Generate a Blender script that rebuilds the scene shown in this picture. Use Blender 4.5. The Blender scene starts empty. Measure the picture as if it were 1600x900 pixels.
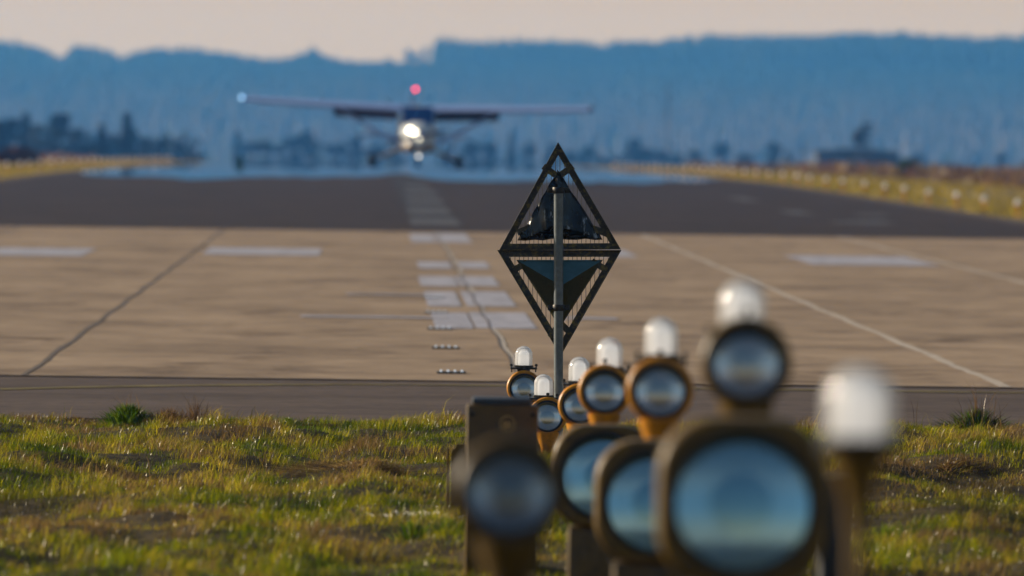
import bpy, bmesh, math, random
import numpy as np
from mathutils import Vector, Matrix
random.seed(7)
rng = np.random.default_rng(11)
R = math.radians
SC = bpy.context.scene
COL = SC.collection

# ------------------------------------------------------------------ camera
F = 13333.0                       # focal length in pixels of a 1600 px wide frame (300 mm on 36 mm)
CAM = Vector((0, 0, 1.95))
yaw = math.atan(223 / F); pitch = math.atan(257 / F); roll = 0.0129
h0 = Vector((math.cos(yaw), -math.sin(yaw), 0))
f0 = Vector((math.sin(yaw) * math.cos(pitch), math.cos(yaw) * math.cos(pitch), -math.sin(pitch)))
u0 = h0.cross(f0)
rr = h0 * math.cos(roll) + u0 * math.sin(roll)
uu = u0 * math.cos(roll) - h0 * math.sin(roll)
cam = bpy.data.cameras.new('camera'); camo = bpy.data.objects.new('camera', cam); COL.objects.link(camo)
camo.matrix_world = Matrix.Translation(CAM) @ Matrix((rr, uu, -f0)).transposed().to_4x4()
cam.sensor_width = 36; cam.lens = 300; cam.clip_start = 0.5; cam.clip_end = 20000
cam.dof.use_dof = True; cam.dof.focus_distance = 50.0; cam.dof.aperture_fstop = 4.1
SC.camera = camo

def P(px, py, s):
    """pixel of the photograph and scale (px per metre) -> point"""
    return CAM + f0 * (F / s) + rr * ((px - 800) / s) - uu * ((py - 450) / s)

# ------------------------------------------------------------------ world, sun, exposure
SUN_EL, SUN_AZ = R(19), R(-66)     # azimuth measured from +Y, negative = to the left
w = bpy.data.worlds.new('World'); SC.world = w; w.use_nodes = True
nt = w.node_tree; nt.nodes.clear()
out = nt.nodes.new('ShaderNodeOutputWorld')
sky = nt.nodes.new('ShaderNodeTexSky'); sky.sky_type = 'NISHITA'; sky.sun_disc = False
sky.sun_elevation = SUN_EL; sky.sun_rotation = SUN_AZ; sky.dust_density = 1.5; sky.air_density = 1.2; sky.ozone_density = 2.0
bg1 = nt.nodes.new('ShaderNodeBackground'); bg1.inputs[1].default_value = 0.065
bg2 = nt.nodes.new('ShaderNodeBackground'); bg2.inputs[0].default_value = (0.60, 0.475, 0.345, 1); bg2.inputs[1].default_value = 0.86
nt.links.new(sky.outputs[0], bg1.inputs[0])
tc = nt.nodes.new('ShaderNodeTexCoord'); sep = nt.nodes.new('ShaderNodeSeparateXYZ')
nt.links.new(tc.outputs['Generated'], sep.inputs[0])
mr = nt.nodes.new('ShaderNodeMapRange'); mr.interpolation_type = 'SMOOTHSTEP'
mr.inputs['From Min'].default_value = 0.0; mr.inputs['From Max'].default_value = 0.22
mr.inputs['To Min'].default_value = 0.9; mr.inputs['To Max'].default_value = 0.0
nt.links.new(sep.outputs[2], mr.inputs[0])
mx = nt.nodes.new('ShaderNodeMixShader')
nt.links.new(mr.outputs[0], mx.inputs[0]); nt.links.new(bg1.outputs[0], mx.inputs[1]); nt.links.new(bg2.outputs[0], mx.inputs[2])
nt.links.new(mx.outputs[0], out.inputs[0])
sd = bpy.data.lights.new('sun', 'SUN'); sd.energy = 5.0; sd.angle = R(0.5); sd.color = (1.0, 0.86, 0.68)
so = bpy.data.objects.new('sun', sd); COL.objects.link(so)
sdir = Vector((math.sin(SUN_AZ) * math.cos(SUN_EL), math.cos(SUN_AZ) * math.cos(SUN_EL), math.sin(SUN_EL)))
so.rotation_euler = sdir.to_track_quat('Z', 'Y').to_euler(); so.location = (0, 0, 30)
SC.view_settings.view_transform = 'Standard'; SC.view_settings.look = 'None'
SC.view_settings.exposure = 0.29; SC.view_settings.gamma = 1.0
SC.render.engine = 'CYCLES'
SC.cycles.use_denoising = True
SC.cycles.max_bounces = 10; SC.cycles.transparent_max_bounces = 12; SC.cycles.volume_bounces = 1
SC.cycles.sample_clamp_indirect = 6.0
SC.cycles.caustics_reflective = False; SC.cycles.caustics_refractive = False

# ------------------------------------------------------------------ terrain
ZP = np.array([(-300, .6), (0, .42), (12, .36), (20, .24), (33, .10), (42, .03), (50, 0), (151, 0), (250, 0), (300, -.03), (370, -.2), (449, -.47),
               (556, -.88), (700, -1.50), (800, -2.0), (900, -2.9), (1100, -5.2), (1500, -10), (2200, -15), (2700, -15),
               (4000, 27), (4500, 27), (4700, 20), (6400, 20)], float)
def zprof(y):
    return np.interp(y, ZP[:, 0], ZP[:, 1])
NG = rng.random((256, 256))
def vnoise(x, y):
    x = np.asarray(x, float); y = np.asarray(y, float)
    xi = np.floor(x).astype(int); yi = np.floor(y).astype(int)
    fx = x - xi; fy = y - yi; fx = fx * fx * (3 - 2 * fx); fy = fy * fy * (3 - 2 * fy)
    a = NG[xi & 255, yi & 255]; b = NG[(xi + 1) & 255, yi & 255]; c = NG[xi & 255, (yi + 1) & 255]; d = NG[(xi + 1) & 255, (yi + 1) & 255]
    return (a * (1 - fx) + b * fx) * (1 - fy) + (c * (1 - fx) + d * fx) * fy
HOLLOWS = [(3.05, 45.3, .55, .9, -.05), (-1.25, 46.5, .25, .8, -.03), (-.1, 46.5, .45, .5, .04), (3.3, 48.6, .6, .6, .05), (2.3, 40.5, .5, .9, -.03),
           (-2.1, 40.5, .7, .9, -.04), (.3, 50.5, .5, .5, -.03), (-1.9, 50.3, .5, .6, .03), (-.6, 42.2, .4, .5, .03)]
def bumps(x, y):
    x = np.asarray(x, float); y = np.asarray(y, float)
    m = np.clip((55.0 - y) / 1.5, 0, 1) * np.clip((y + 60) / 20, 0, 1) * np.clip((60 - np.abs(x)) / 20, 0, 1)
    b = (vnoise(x * 1.1 + 31, y * .55 + 7) - .5) * .15 + (vnoise(x * 3.1 + 3, y * 1.9 + 17) - .5) * .10 + (vnoise(x * 8 + 3, y * 4 + 17) - .5) * .03 + (vnoise(x * .3, y * .2) - .5) * .08
    for hx, hy, rx, ry, a in HOLLOWS:
        b = b + a * np.exp(-((x - hx) / rx) ** 2 - ((y - hy) / ry) ** 2)
    return b * m
def gz(x, y):
    v = zprof(y) + bumps(x, y)
    return float(v) if np.ndim(v) == 0 else v

# ------------------------------------------------------------------ material helpers
def new_mat(name):
    m = bpy.data.materials.new(name); m.use_nodes = True
    return m, m.node_tree, m.node_tree.nodes['Principled BSDF']
def noise_ramp(nt, stops, scale, detail=5, rough=.6, vec=None, dist=0.0):
    n = nt.nodes.new('ShaderNodeTexNoise'); n.inputs['Scale'].default_value = scale; n.inputs['Detail'].default_value = detail
    n.inputs['Roughness'].default_value = rough; n.inputs['Distortion'].default_value = dist
    if vec: nt.links.new(vec, n.inputs['Vector'])
    r = nt.nodes.new('ShaderNodeValToRGB'); e = r.color_ramp.elements
    e[0].position, e[0].color = stops[0][0], (*stops[0][1], 1); e[1].position, e[1].color = stops[-1][0], (*stops[-1][1], 1)
    for p, c in stops[1:-1]:
        k = e.new(p); k.color = (*c, 1)
    nt.links.new(n.outputs['Fac'], r.inputs[0]); return r, n
def add_bump(nt, bs, fac, strength, dist=.01):
    b = nt.nodes.new('ShaderNodeBump'); b.inputs['Strength'].default_value = strength; b.inputs['Distance'].default_value = dist
    nt.links.new(fac, b.inputs['Height']); nt.links.new(b.outputs[0], bs.inputs['Normal'])
def simple(name, c, rough=.5, metal=0.0, var=.25, scale=20, bump=.15, c2=None, lo=.35, hi=.7):
    m, nt, bs = new_mat(name)
    tcn = nt.nodes.new('ShaderNodeTexCoord')
    d = c2 or tuple(v * (1 - var) for v in c)
    r, n = noise_ramp(nt, [(lo, d), (hi, c)], scale, vec=tcn.outputs['Object'])
    nt.links.new(r.outputs[0], bs.inputs['Base Color'])
    bs.inputs['Roughness'].default_value = rough; bs.inputs['Metallic'].default_value = metal
    if bump: add_bump(nt, bs, n.outputs['Fac'], bump, .004)
    return m
def mixc(nt, fac, a, b, mode='MIX'):
    m = nt.nodes.new('ShaderNodeMix'); m.data_type = 'RGBA'; m.blend_type = mode
    if isinstance(fac, float): m.inputs[0].default_value = fac
    else: nt.links.new(fac, m.inputs[0])
    for i, v in ((6, a), (7, b)):
        if isinstance(v, tuple): m.inputs[i].default_value = (*v, 1)
        else: nt.links.new(v, m.inputs[i])
    return m.outputs[2]
def mapping(nt, scale):
    t = nt.nodes.new('ShaderNodeTexCoord'); mp = nt.nodes.new('ShaderNodeMapping'); mp.inputs['Scale'].default_value = scale
    nt.links.new(t.outputs['Object'], mp.inputs[0]); return mp.outputs[0]

M = {}
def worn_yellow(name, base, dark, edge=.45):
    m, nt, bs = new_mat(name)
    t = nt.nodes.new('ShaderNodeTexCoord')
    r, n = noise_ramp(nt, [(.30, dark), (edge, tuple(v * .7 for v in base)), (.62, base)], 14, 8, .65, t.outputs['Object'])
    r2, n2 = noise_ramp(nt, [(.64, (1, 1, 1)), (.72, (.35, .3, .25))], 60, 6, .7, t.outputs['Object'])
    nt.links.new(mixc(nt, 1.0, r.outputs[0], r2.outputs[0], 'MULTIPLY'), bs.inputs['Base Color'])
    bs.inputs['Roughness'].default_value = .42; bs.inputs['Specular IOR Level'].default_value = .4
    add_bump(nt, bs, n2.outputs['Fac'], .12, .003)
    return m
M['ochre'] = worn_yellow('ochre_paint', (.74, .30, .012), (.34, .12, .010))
M['ochre_shaded'] = worn_yellow('shaded_ochre_paint', (.17, .098, .016), (.05, .032, .010))  # same ochre with the shade on the lamps put into its colour
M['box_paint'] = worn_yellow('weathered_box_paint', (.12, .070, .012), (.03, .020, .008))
M['shield'] = simple('dark_bulb_shield', (.03, .03, .032), .9)
M['rubber'] = simple('black_gasket', (.015, .015, .016), .6)
M['dark_metal'] = simple('dark_metal', (.05, .045, .035), .45, .5, .5, 40)
M['blue_cap'] = simple('dark_slate_lid', (.04, .055, .075), .5)
M['pole'] = simple('grey_galvanised_pole', (.17, .20, .21), .38, .35, .35, 30, .1)
M['frame'] = None
m, nt, bs = new_mat('lichened_frame')
t = nt.nodes.new('ShaderNodeTexCoord')
r, n = noise_ramp(nt, [(.40, (.022, .020, .016)), (.52, (.05, .042, .022)), (.60, (.16, .12, .02)), (.7, (.22, .17, .03))], 26, 8, .7, t.outputs['Object'])
nt.links.new(r.outputs[0], bs.inputs['Base Color']); bs.inputs['Roughness'].default_value = .5; add_bump(nt, bs, n.outputs['Fac'], .5, .004)
M['frame'] = m
m, nt, bs = new_mat('glossy_black_sheet')
v = mapping(nt, (34, 34, 5))
r, n = noise_ramp(nt, [(.50, (.008, .008, .006)), (.60, (.03, .026, .012)), (.66, (.30, .33, .36))], 1.0, 5, .6, v)  # palest stop paints vertical glints into the sheet colour
nt.links.new(r.outputs[0], bs.inputs['Base Color']); bs.inputs['Roughness'].default_value = .2; add_bump(nt, bs, n.outputs['Fac'], .6, .006)
M['black_gloss'] = m
m, nt, bs = new_mat('dark_green_sheet')
t = nt.nodes.new('ShaderNodeTexCoord')
r, n = noise_ramp(nt, [(.38, (.07, .075, .035)), (.55, (.10, .10, .045)), (.66, (.08, .06, .025)), (.76, (.35, .33, .25))], 17, 9, .75, t.outputs['Object'])
nt.links.new(r.outputs[0], bs.inputs['Base Color']); bs.inputs['Roughness'].default_value = .34; bs.inputs['Metallic'].default_value = .6; add_bump(nt, bs, n.outputs['Fac'], .3, .004)
M['green_sheet'] = m
M['wire'] = simple('wire', (.08, .08, .08), .4, .6)
# clear / frosted glass dome
m, nt, bs = new_mat('frosted_glass_dome'); nt.nodes.remove(bs); o = nt.nodes['Material Output']
tl = nt.nodes.new('ShaderNodeBsdfTranslucent'); tl.inputs[0].default_value = (1, .99, .97, 1)
df = nt.nodes.new('ShaderNodeBsdfDiffuse'); df.inputs[0].default_value = (.95, .95, .95, 1)
tp = nt.nodes.new('ShaderNodeBsdfTransparent'); tp.inputs[0].default_value = (1, 1, 1, 1)
gl = nt.nodes.new('ShaderNodeBsdfGlossy'); gl.inputs['Roughness'].default_value = .07
m1 = nt.nodes.new('ShaderNodeMixShader'); m1.inputs[0].default_value = .45; nt.links.new(tl.outputs[0], m1.inputs[1]); nt.links.new(df.outputs[0], m1.inputs[2])
m2 = nt.nodes.new('ShaderNodeMixShader'); m2.inputs[0].default_value = .30; nt.links.new(m1.outputs[0], m2.inputs[1]); nt.links.new(tp.outputs[0], m2.inputs[2])
lw = nt.nodes.new('ShaderNodeFresnel'); lw.inputs[0].default_value = 1.75
m3 = nt.nodes.new('ShaderNodeMixShader'); nt.links.new(lw.outputs[0], m3.inputs[0]); nt.links.new(m2.outputs[0], m3.inputs[1]); nt.links.new(gl.outputs[0], m3.inputs[2])
nt.links.new(m3.outputs[0], o.inputs[0]); M['dome'] = m
m, nt, bs = new_mat('added_dome_glow'); bs.inputs['Base Color'].default_value = (.9, .9, .88, 1); bs.inputs['Emission Color'].default_value = (1, .93, .84, 1); bs.inputs['Emission Strength'].default_value = .84; M['glow_fill'] = m  # glowing core added to brighten the domes, which are not clearly lit
# fluted front lens glass
def lens_mat(name, tint, fac, rough, flute):
    m, nt, bs = new_mat(name); nt.nodes.remove(bs); o = nt.nodes['Material Output']
    tp = nt.nodes.new('ShaderNodeBsdfTransparent'); tp.inputs[0].default_value = (*[.55 + .45 * v for v in tint], 1)
    gl = nt.nodes.new('ShaderNodeBsdfGlossy'); gl.inputs[0].default_value = (*tint, 1); gl.inputs['Roughness'].default_value = rough
    mxs = nt.nodes.new('ShaderNodeMixShader'); mxs.inputs[0].default_value = fac
    nt.links.new(tp.outputs[0], mxs.inputs[1]); nt.links.new(gl.outputs[0], mxs.inputs[2]); nt.links.new(mxs.outputs[0], o.inputs[0])
    wv = nt.nodes.new('ShaderNodeTexWave'); wv.bands_direction = 'X'; wv.inputs['Scale'].default_value = flute
    t = nt.nodes.new('ShaderNodeTexCoord'); nt.links.new(t.outputs['Object'], wv.inputs[0])
    b = nt.nodes.new('ShaderNodeBump'); b.inputs['Strength'].default_value = .25; b.inputs['Distance'].default_value = .002
    nt.links.new(wv.outputs['Fac'], b.inputs['Height']); nt.links.new(b.outputs[0], gl.inputs['Normal'])
    return m
M['lens'] = lens_mat('fluted_lens_glass', (.86, .95, 1.0), .38, .16, 38)
M['dim_lens'] = lens_mat('dark_lens_glass', (.38, .46, .52), .35, .25, 38)  # greyer, darker tint than the other lens glass
M['big_lens'] = lens_mat('blue_tinted_lens_glass', (.50, .86, 1.0), .50, .12, 14)
M['reflector'] = simple('silvered_reflector', (.80, .90, .98), .20, 1.0, .15, 8, .05)
M['marker_white'] = simple('white_marker', (.8, .8, .76), .3)

# ------------------------------------------------------------------ object helpers
def tag(o, label=None, cat=None, group=None, kind=None):
    if label: o['label'] = label
    if cat: o['category'] = cat
    if group: o['group'] = group
    if kind: o['kind'] = kind
    return o
def empty(name, loc=(0, 0, 0), rot=(0, 0, 0)):
    o = bpy.data.objects.new(name, None); COL.objects.link(o); o.location = loc; o.rotation_euler = rot; o.empty_display_size = .1
    return o
def copy_tree(o, parent=None):
    c = o.copy(); COL.objects.link(c); c.parent = parent
    for ch in o.children: copy_tree(ch, c)
    return c
class MB:
    def __init__(s): s.bm = bmesh.new()
    def poly(s, pts, faces):
        vs = [s.bm.verts.new(p) for p in pts]
        for f in faces:
            try: s.bm.faces.new([vs[i] for i in f])
            except ValueError: pass
        return vs
    def box(s, c, d, bev=0.0, rot=None):
        b = bmesh.new(); bmesh.ops.create_cube(b, size=1); bmesh.ops.scale(b, vec=d, verts=b.verts)
        if bev: bmesh.ops.bevel(b, geom=b.edges[:], offset=bev, segments=2, affect='EDGES', profile=.5)
        if rot is not None: bmesh.ops.rotate(b, matrix=rot, verts=b.verts)
        bmesh.ops.translate(b, vec=c, verts=b.verts); s.add(b); return s
    def add(s, b):
        me = bpy.data.meshes.new('t'); b.to_mesh(me); b.free(); s.bm.from_mesh(me); bpy.data.meshes.remove(me)
    def tube(s, p0, p1, r0, r1=None, n=12, caps=True):
        p0, p1 = Vector(p0), Vector(p1); r1 = r0 if r1 is None else r1
        d = (p1 - p0).normalized(); a = d.orthogonal().normalized(); b = d.cross(a)
        pts = [p0 + (a * math.cos(k * 2 * math.pi / n) + b * math.sin(k * 2 * math.pi / n)) * r0 for k in range(n)] + \
              [p1 + (a * math.cos(k * 2 * math.pi / n) + b * math.sin(k * 2 * math.pi / n)) * r1 for k in range(n)]
        fs = [(k, (k + 1) % n, n + (k + 1) % n, n + k) for k in range(n)]
        if caps: fs += [tuple(range(n))[::-1], tuple(range(n, 2 * n))]
        s.poly(pts, fs); return s
    def lathe(s, prof, axis='Z', n=40, o=(0, 0, 0), cap0=False, cap1=False):
        """prof: (radius, position along the axis); axis 'Z' up or 'Y' (front = -Y)"""
        pts = []; fs = []
        for r, h in prof:
            for k in range(n):
                a = 2 * math.pi * k / n; c, q = math.cos(a) * max(r, 1e-4), math.sin(a) * max(r, 1e-4)
                pts.append((o[0] + c, o[1] + q, o[2] + h) if axis == 'Z' else (o[0] + c, o[1] + h, o[2] + q))
        for i in range(len(prof) - 1):
            for k in range(n):
                fs.append((i * n + k, i * n + (k + 1) % n, (i + 1) * n + (k + 1) % n, (i + 1) * n + k))
        if cap0: fs.append(tuple(range(n)))
        if cap1: fs.append(tuple(range((len(prof) - 1) * n, len(prof) * n)))
        s.poly(pts, fs); return s
    def prism(s, pts2, y0, y1):
        """polygon in XZ extruded along Y"""
        n = len(pts2); pts = [(x, y0, z) for x, z in pts2] + [(x, y1, z) for x, z in pts2]
        s.poly(pts, [tuple(range(n)), tuple(range(n, 2 * n))[::-1]] + [(k, (k + 1) % n, n + (k + 1) % n, n + k) for k in range(n)]); return s
    def loft(s, rings):
        n = len(rings[0]); pts = [p for r in rings for p in r]; fs = []
        for i in range(len(rings) - 1):
            for k in range(n): fs.append((i * n + k, i * n + (k + 1) % n, (i + 1) * n + (k + 1) % n, (i + 1) * n + k))
        fs += [tuple(range(n)), tuple(range((len(rings) - 1) * n, len(rings) * n))[::-1]]
        s.poly(pts, fs); return s
    def build(s, name, mat, parent=None, smooth=35, loc=None):
        bmesh.ops.recalc_face_normals(s.bm, faces=s.bm.faces)
        me = bpy.data.meshes.new(name); s.bm.to_mesh(me); s.bm.free()
        me.materials.append(mat); o = bpy.data.objects.new(name, me); COL.objects.link(o)
        if smooth:
            me.polygons.foreach_set('use_smooth', [True] * len(me.polygons)); me.set_sharp_from_angle(angle=R(smooth))
        if parent: o.parent = parent
        if loc is not None: o.location = loc
        return o
def raw_mesh(name, co, loops, counts, mat, smooth=False):
    me = bpy.data.meshes.new(name); co = np.asarray(co, np.float32)
    me.vertices.add(len(co)); me.vertices.foreach_set('co', co.ravel())
    me.loops.add(len(loops)); me.loops.foreach_set('vertex_index', np.asarray(loops, np.int32))
    me.polygons.add(len(counts)); st = np.concatenate([[0], np.cumsum(counts)[:-1]]).astype(np.int32)
    me.polygons.foreach_set('loop_start', st); me.polygons.foreach_set('loop_total', np.asarray(counts, np.int32))
    if smooth: me.polygons.foreach_set('use_smooth', np.ones(len(counts), bool))
    me.update(calc_edges=True); me.materials.append(mat)
    o = bpy.data.objects.new(name, me); COL.objects.link(o); return o
def sheet(name, xs, ys, off, mat, fz=gz, smooth=True):
    xs = np.asarray(xs, float); ys = np.asarray(ys, float)
    X, Y = np.meshgrid(xs, ys); Z = fz(X, Y) + off
    co = np.stack([X, Y, Z], -1).reshape(-1, 3); nx, ny = len(xs), len(ys)
    i = (np.arange(ny - 1)[:, None] * nx + np.arange(nx - 1)[None, :]).ravel()
    q = np.stack([i, i + 1, i + nx + 1, i + nx], -1).ravel()
    return raw_mesh(name, co, q, np.full(len(i), 4), mat, smooth)

# ------------------------------------------------------------------ haze
hz = MB().box((0, 2350, 20), (6010, 4900, 82))
m = bpy.data.materials.new('haze'); m.use_nodes = True; nt = m.node_tree; nt.nodes.clear()
o = nt.nodes.new('ShaderNodeOutputMaterial'); pv = nt.nodes.new('ShaderNodeVolumePrincipled')
pv.inputs['Color'].default_value = (.09, .36, 1.0, 1); pv.inputs['Absorption Color'].default_value = (1, 1, 1, 1); pv.inputs['Density'].default_value = 2.15e-4; pv.inputs['Anisotropy'].default_value = .25
nt.links.new(pv.outputs[0], o.inputs['Volume'])
hzo = hz.build('haze', m, None, 0); tag(hzo, kind='stuff')

# ------------------------------------------------------------------ ground
m, nt, bs = new_mat('earth_and_turf')
v = mapping(nt, (1, 1, 1)); sp = nt.nodes.new('ShaderNodeSeparateXYZ'); nt.links.new(v, sp.inputs[0])
rA, nA = noise_ramp(nt, [(.38, (.022, .016, .009)), (.5, (.055, .040, .018)), (.62, (.10, .075, .03))], 9.0, 10, .7, v)      # verge soil and short turf
rB, nB = noise_ramp(nt, [(.38, (.10, .075, .02)), (.5, (.22, .16, .035)), (.66, (.30, .23, .07))], .35, 7, .7, v)         # dry yellow grass beside the runway
rC, nC = noise_ramp(nt, [(.40, (.055, .035, .022)), (.55, (.13, .085, .045)), (.68, (.19, .14, .06))], .12, 7, .7, v)     # brown heath farther out
rD, nD = noise_ramp(nt, [(.35, (.03, .045, .03)), (.7, (.05, .07, .05))], .02, 5, .6, v)
def maprange(src, a, b):
    n = nt.nodes.new('ShaderNodeMapRange'); n.inputs['From Min'].default_value = a; n.inputs['From Max'].default_value = b
    nt.links.new(src, n.inputs[0]); return n.outputs[0]
ab = nt.nodes.new('ShaderNodeMath'); ab.operation = 'ABSOLUTE'; nt.links.new(sp.outputs[0], ab.inputs[0])
c1 = mixc(nt, maprange(sp.outputs[1], 56, 90), rA.outputs[0], rB.outputs[0])
c2 = mixc(nt, maprange(ab.outputs[0], 17, 21), c1, rC.outputs[0])
c3 = mixc(nt, maprange(sp.outputs[1], 850, 1100), c2, rD.outputs[0])
nt.links.new(c3, bs.inputs['Base Color']); bs.inputs['Roughness'].default_value = .95; bs.inputs['Specular IOR Level'].default_value = .1
M['earth'] = m
xs = np.unique(np.concatenate([np.linspace(-3000, -200, 15), np.linspace(-200, -12, 30), np.linspace(-12, 14, 200), np.linspace(14, 200, 30), np.linspace(200, 3000, 15)]))
ys = np.unique(np.concatenate([np.linspace(-88, 10, 12), np.linspace(10, 56, 260), np.linspace(56, 300, 50), np.linspace(300, 1200, 60), np.linspace(1200, 4750, 80)]))
g = sheet('ground', xs, ys, 0, M['earth']); tag(g, kind='structure')

# asphalt strip, concrete, runway asphalt
def pavement(name, stops, scale, rough, streak, bumpst=.3, stain=None, spec=.12):
    m, nt, bs = new_mat(name)
    v = mapping(nt, (1, 1, 1)); v2 = mapping(nt, streak)
    r, n = noise_ramp(nt, stops, scale, 9, .7, v)
    r2, n2 = noise_ramp(nt, [(.35, (.72, .70, .68)), (.62, (1.08, 1.07, 1.05))], .6, 6, .65, v2)
    c = mixc(nt, 1.0, r.outputs[0], r2.outputs[0], 'MULTIPLY')
    if stain:
        r3, n3 = noise_ramp(nt, [(.52, (1, 1, 1)), (.68, stain)], .9, 8, .7, v2, .6)
        c = mixc(nt, 1.0, c, r3.outputs[0], 'MULTIPLY')
    nt.links.new(c, bs.inputs['Base Color']); bs.inputs['Roughness'].default_value = rough
    r4, n4 = noise_ramp(nt, [(0, (0, 0, 0)), (1, (1, 1, 1))], 60, 3, .6, v)
    add_bump(nt, bs, n4.outputs['Fac'], bumpst, .004); bs.inputs['Specular IOR Level'].default_value = spec
    return m, nt, bs
M['concrete'], _, _ = pavement('pale_concrete', [(.35, (.28, .200, .132)), (.65, (.40, .298, .198))], 2.2, .8, (.8, .45, 1), .35, (.45, .42, .40))
M['strip'], _, _ = pavement('brown_asphalt', [(.35, (.085, .062, .052)), (.65, (.14, .104, .082))], 5, .8, (.5, 1.2, 1), .5, (.7, .7, .7))
mm, nt, bs = pavement('dark_runway_asphalt', [(.35, (.028, .017, .014)), (.65, (.050, .032, .027))], 1.5, .8, (.6, .25, 1), .25, (.8, .8, .8))
M['asphalt'] = mm
def lin(a, b, n): return np.linspace(a, b, n)
tag(sheet('asphalt_strip', lin(-60, 60, 41), lin(55.3, 64.2, 12), .006, M['strip']), kind='structure')
tag(sheet('concrete_pavement', lin(-14, 17, 11), lin(64.0, 152, 20), .012, M['concrete']), kind='structure')
tag(sheet('runway', lin(-11, 13.4, 9), lin(151.5, 1000, 90), .018, M['asphalt']), kind='structure')
tag(sheet('runway_edge_strip', lin(13.4, 14.0, 2), lin(151.5, 1000, 90), .010, M['strip']), kind='structure')
tag(sheet('runway_edge_strip', lin(-11.6, -11, 2), lin(151.5, 1000, 90), .010, M['strip']), kind='structure')
# reflective film added in place of the heat mirage on the far runway
m, nt, bs = new_mat('mirage_mirror'); bs.inputs['Base Color'].default_value = (.05, .06, .07, 1); bs.inputs['Roughness'].default_value = .012; bs.inputs['IOR'].default_value = 1.33
M['mirage_film'] = m
co = []; nx, ny = 90, 24; X0, X1 = -10.95, 13.35
for i in range(nx):
    x = X0 + (X1 - X0) * i / (nx - 1); e = min(x - X0, X1 - x)
    n1 = float(vnoise(np.array([x * .55 + 3]), np.array([3.3]))[0]); n2 = float(vnoise(np.array([x * 2.3 + 3]), np.array([8.3]))[0])
    y0 = 268 + 34 * n1 + 14 * n2 + 60 * math.exp(-((x - 1.2) / .8) ** 2) + 22 * math.exp(-e / .8)
    for k in range(ny): y = y0 + (690 - y0) * k / (ny - 1); co.append((x, y, gz(x, y) + .026))
i = (np.arange(nx - 1)[:, None] * ny + np.arange(ny - 1)[None, :]).ravel(); q = np.stack([i, i + ny, i + ny + 1, i + 1], -1).ravel()
tag(raw_mesh('mirage_film', co, q, np.full(len(i), 4), M['mirage_film'], True), kind='structure')

# painted markings and joints
def paint_mat(name, c, wear=.5):
    m, nt, bs = new_mat(name); v = mapping(nt, (1, .5, 1))
    r, n = noise_ramp(nt, [(wear - .12, tuple(x * .55 for x in c)), (wear + .12, c)], 3, 8, .75, v)
    nt.links.new(r.outputs[0], bs.inputs['Base Color']); bs.inputs['Roughness'].default_value = .75; bs.inputs['Specular IOR Level'].default_value = .12; return m
M['paint'] = paint_mat('worn_white_paint', (.44, .43, .48), .47)
M['paint_faint'] = paint_mat('very_worn_paint', (.13, .125, .135), .55)
M['worn_centre'] = paint_mat('pale_worn_centre_band', (.040, .033, .032), .5)
M['rubber_mark'] = paint_mat('rubber_smear', (.17, .125, .09), .5)
M['paint_yellow'] = paint_mat('faded_yellow_paint', (.24, .19, .07))
M['joint_pale'] = simple('pale_joint_filler', (.55, .46, .36), .8, 0, .4, 6)
M['joint_dark'] = simple('dark_joint_filler', (.13, .09, .06), .8, 0, .4, 6)
def Yof(py, px=800):      # pixel row on flat pavement -> distance
    hor = 193 + .0129 * (px - 800); return F * 1.95 / (py - hor)
def patch(name, px0, px1, py0, py1, mat, off=.018):
    pm = (px0 + px1) / 2; y0, y1 = Yof(py1, pm), Yof(py0, pm); s = F / ((y0 + y1) / 2)
    o = sheet(name, lin((px0 - 577) / s, (px1 - 577) / s, 4), lin(y0, y1, 4), off, mat); tag(o, kind='structure')
for q in [(-30, 138, 389, 401), (322, 500, 389, 400), (925, 985, 392, 403), (1245, 1440, 402, 416), (652, 704, 411, 421), (716, 762, 411, 421),
          (655, 712, 434, 449), (714, 775, 434, 449), (665, 716, 458, 481), (724, 798, 458, 481), (677, 735, 491, 516), (738, 830, 491, 516),
          (640, 676, 367, 380), (678, 731, 366, 380)]:
    patch('runway_marking', *q, M['paint'])
for q in [(640, 715, 343, 354), (636, 700, 326, 336), (634, 690, 312, 319), (632, 680, 300, 306), (631, 670, 290, 295), (1225, 1262, 331, 337), (1145, 1175, 310, 316), (1330, 1390, 347, 352), (1335, 1385, 336, 339), (1300, 1330, 348, 351)]:
    patch('runway_marking', *q, M['paint_faint'], .026)
patch('runway_marking', 470, 700, 497, 499.5, M['paint'], .022)
patch('runway_marking', 880, 965, 499, 502, M['paint'], .022)
patch('runway_marking', 540, 668, 462, 463.5, M['paint'], .022)
tag(sheet('runway_marking', lin(.75, 1.75, 3), lin(158, 330, 30), .022, M['worn_centre']), kind='structure')
def ribbon(name, pts, wd, mat, off):
    co = []; fs = []
    for i, (x, y) in enumerate(pts):
        j = min(i + 1, len(pts) - 1); k = max(i - 1, 0); d = Vector((pts[j][0] - pts[k][0], pts[j][1] - pts[k][1])).normalized()
        jw = wd * (.75 + .5 * random.random()); nx, ny = -d.y * jw / 2, d.x * jw / 2
        co += [(x + nx, y + ny, gz(x + nx, y + ny) + off), (x - nx, y - ny, gz(x - nx, y - ny) + off)]
    for i in range(len(pts) - 1): fs += [2 * i, 2 * i + 1, 2 * i + 3, 2 * i + 2]
    o = raw_mesh(name, co, fs, [4] * (len(pts) - 1), mat); tag(o, kind='structure')
for x, mt, wd in ((-6.2, 'joint_dark', .05), (-2.58, 'joint_dark', .045), (1.18, 'joint_pale', .055), (4.8, 'joint_pale', .085), (8.3, 'joint_pale', .09)):
    ribbon('pavement_joint', [(x + .012 * math.sin(y * .9 + x), y) for y in np.arange(64.0, 151.5, .6)], wd, M[mt], .0165)
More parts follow.
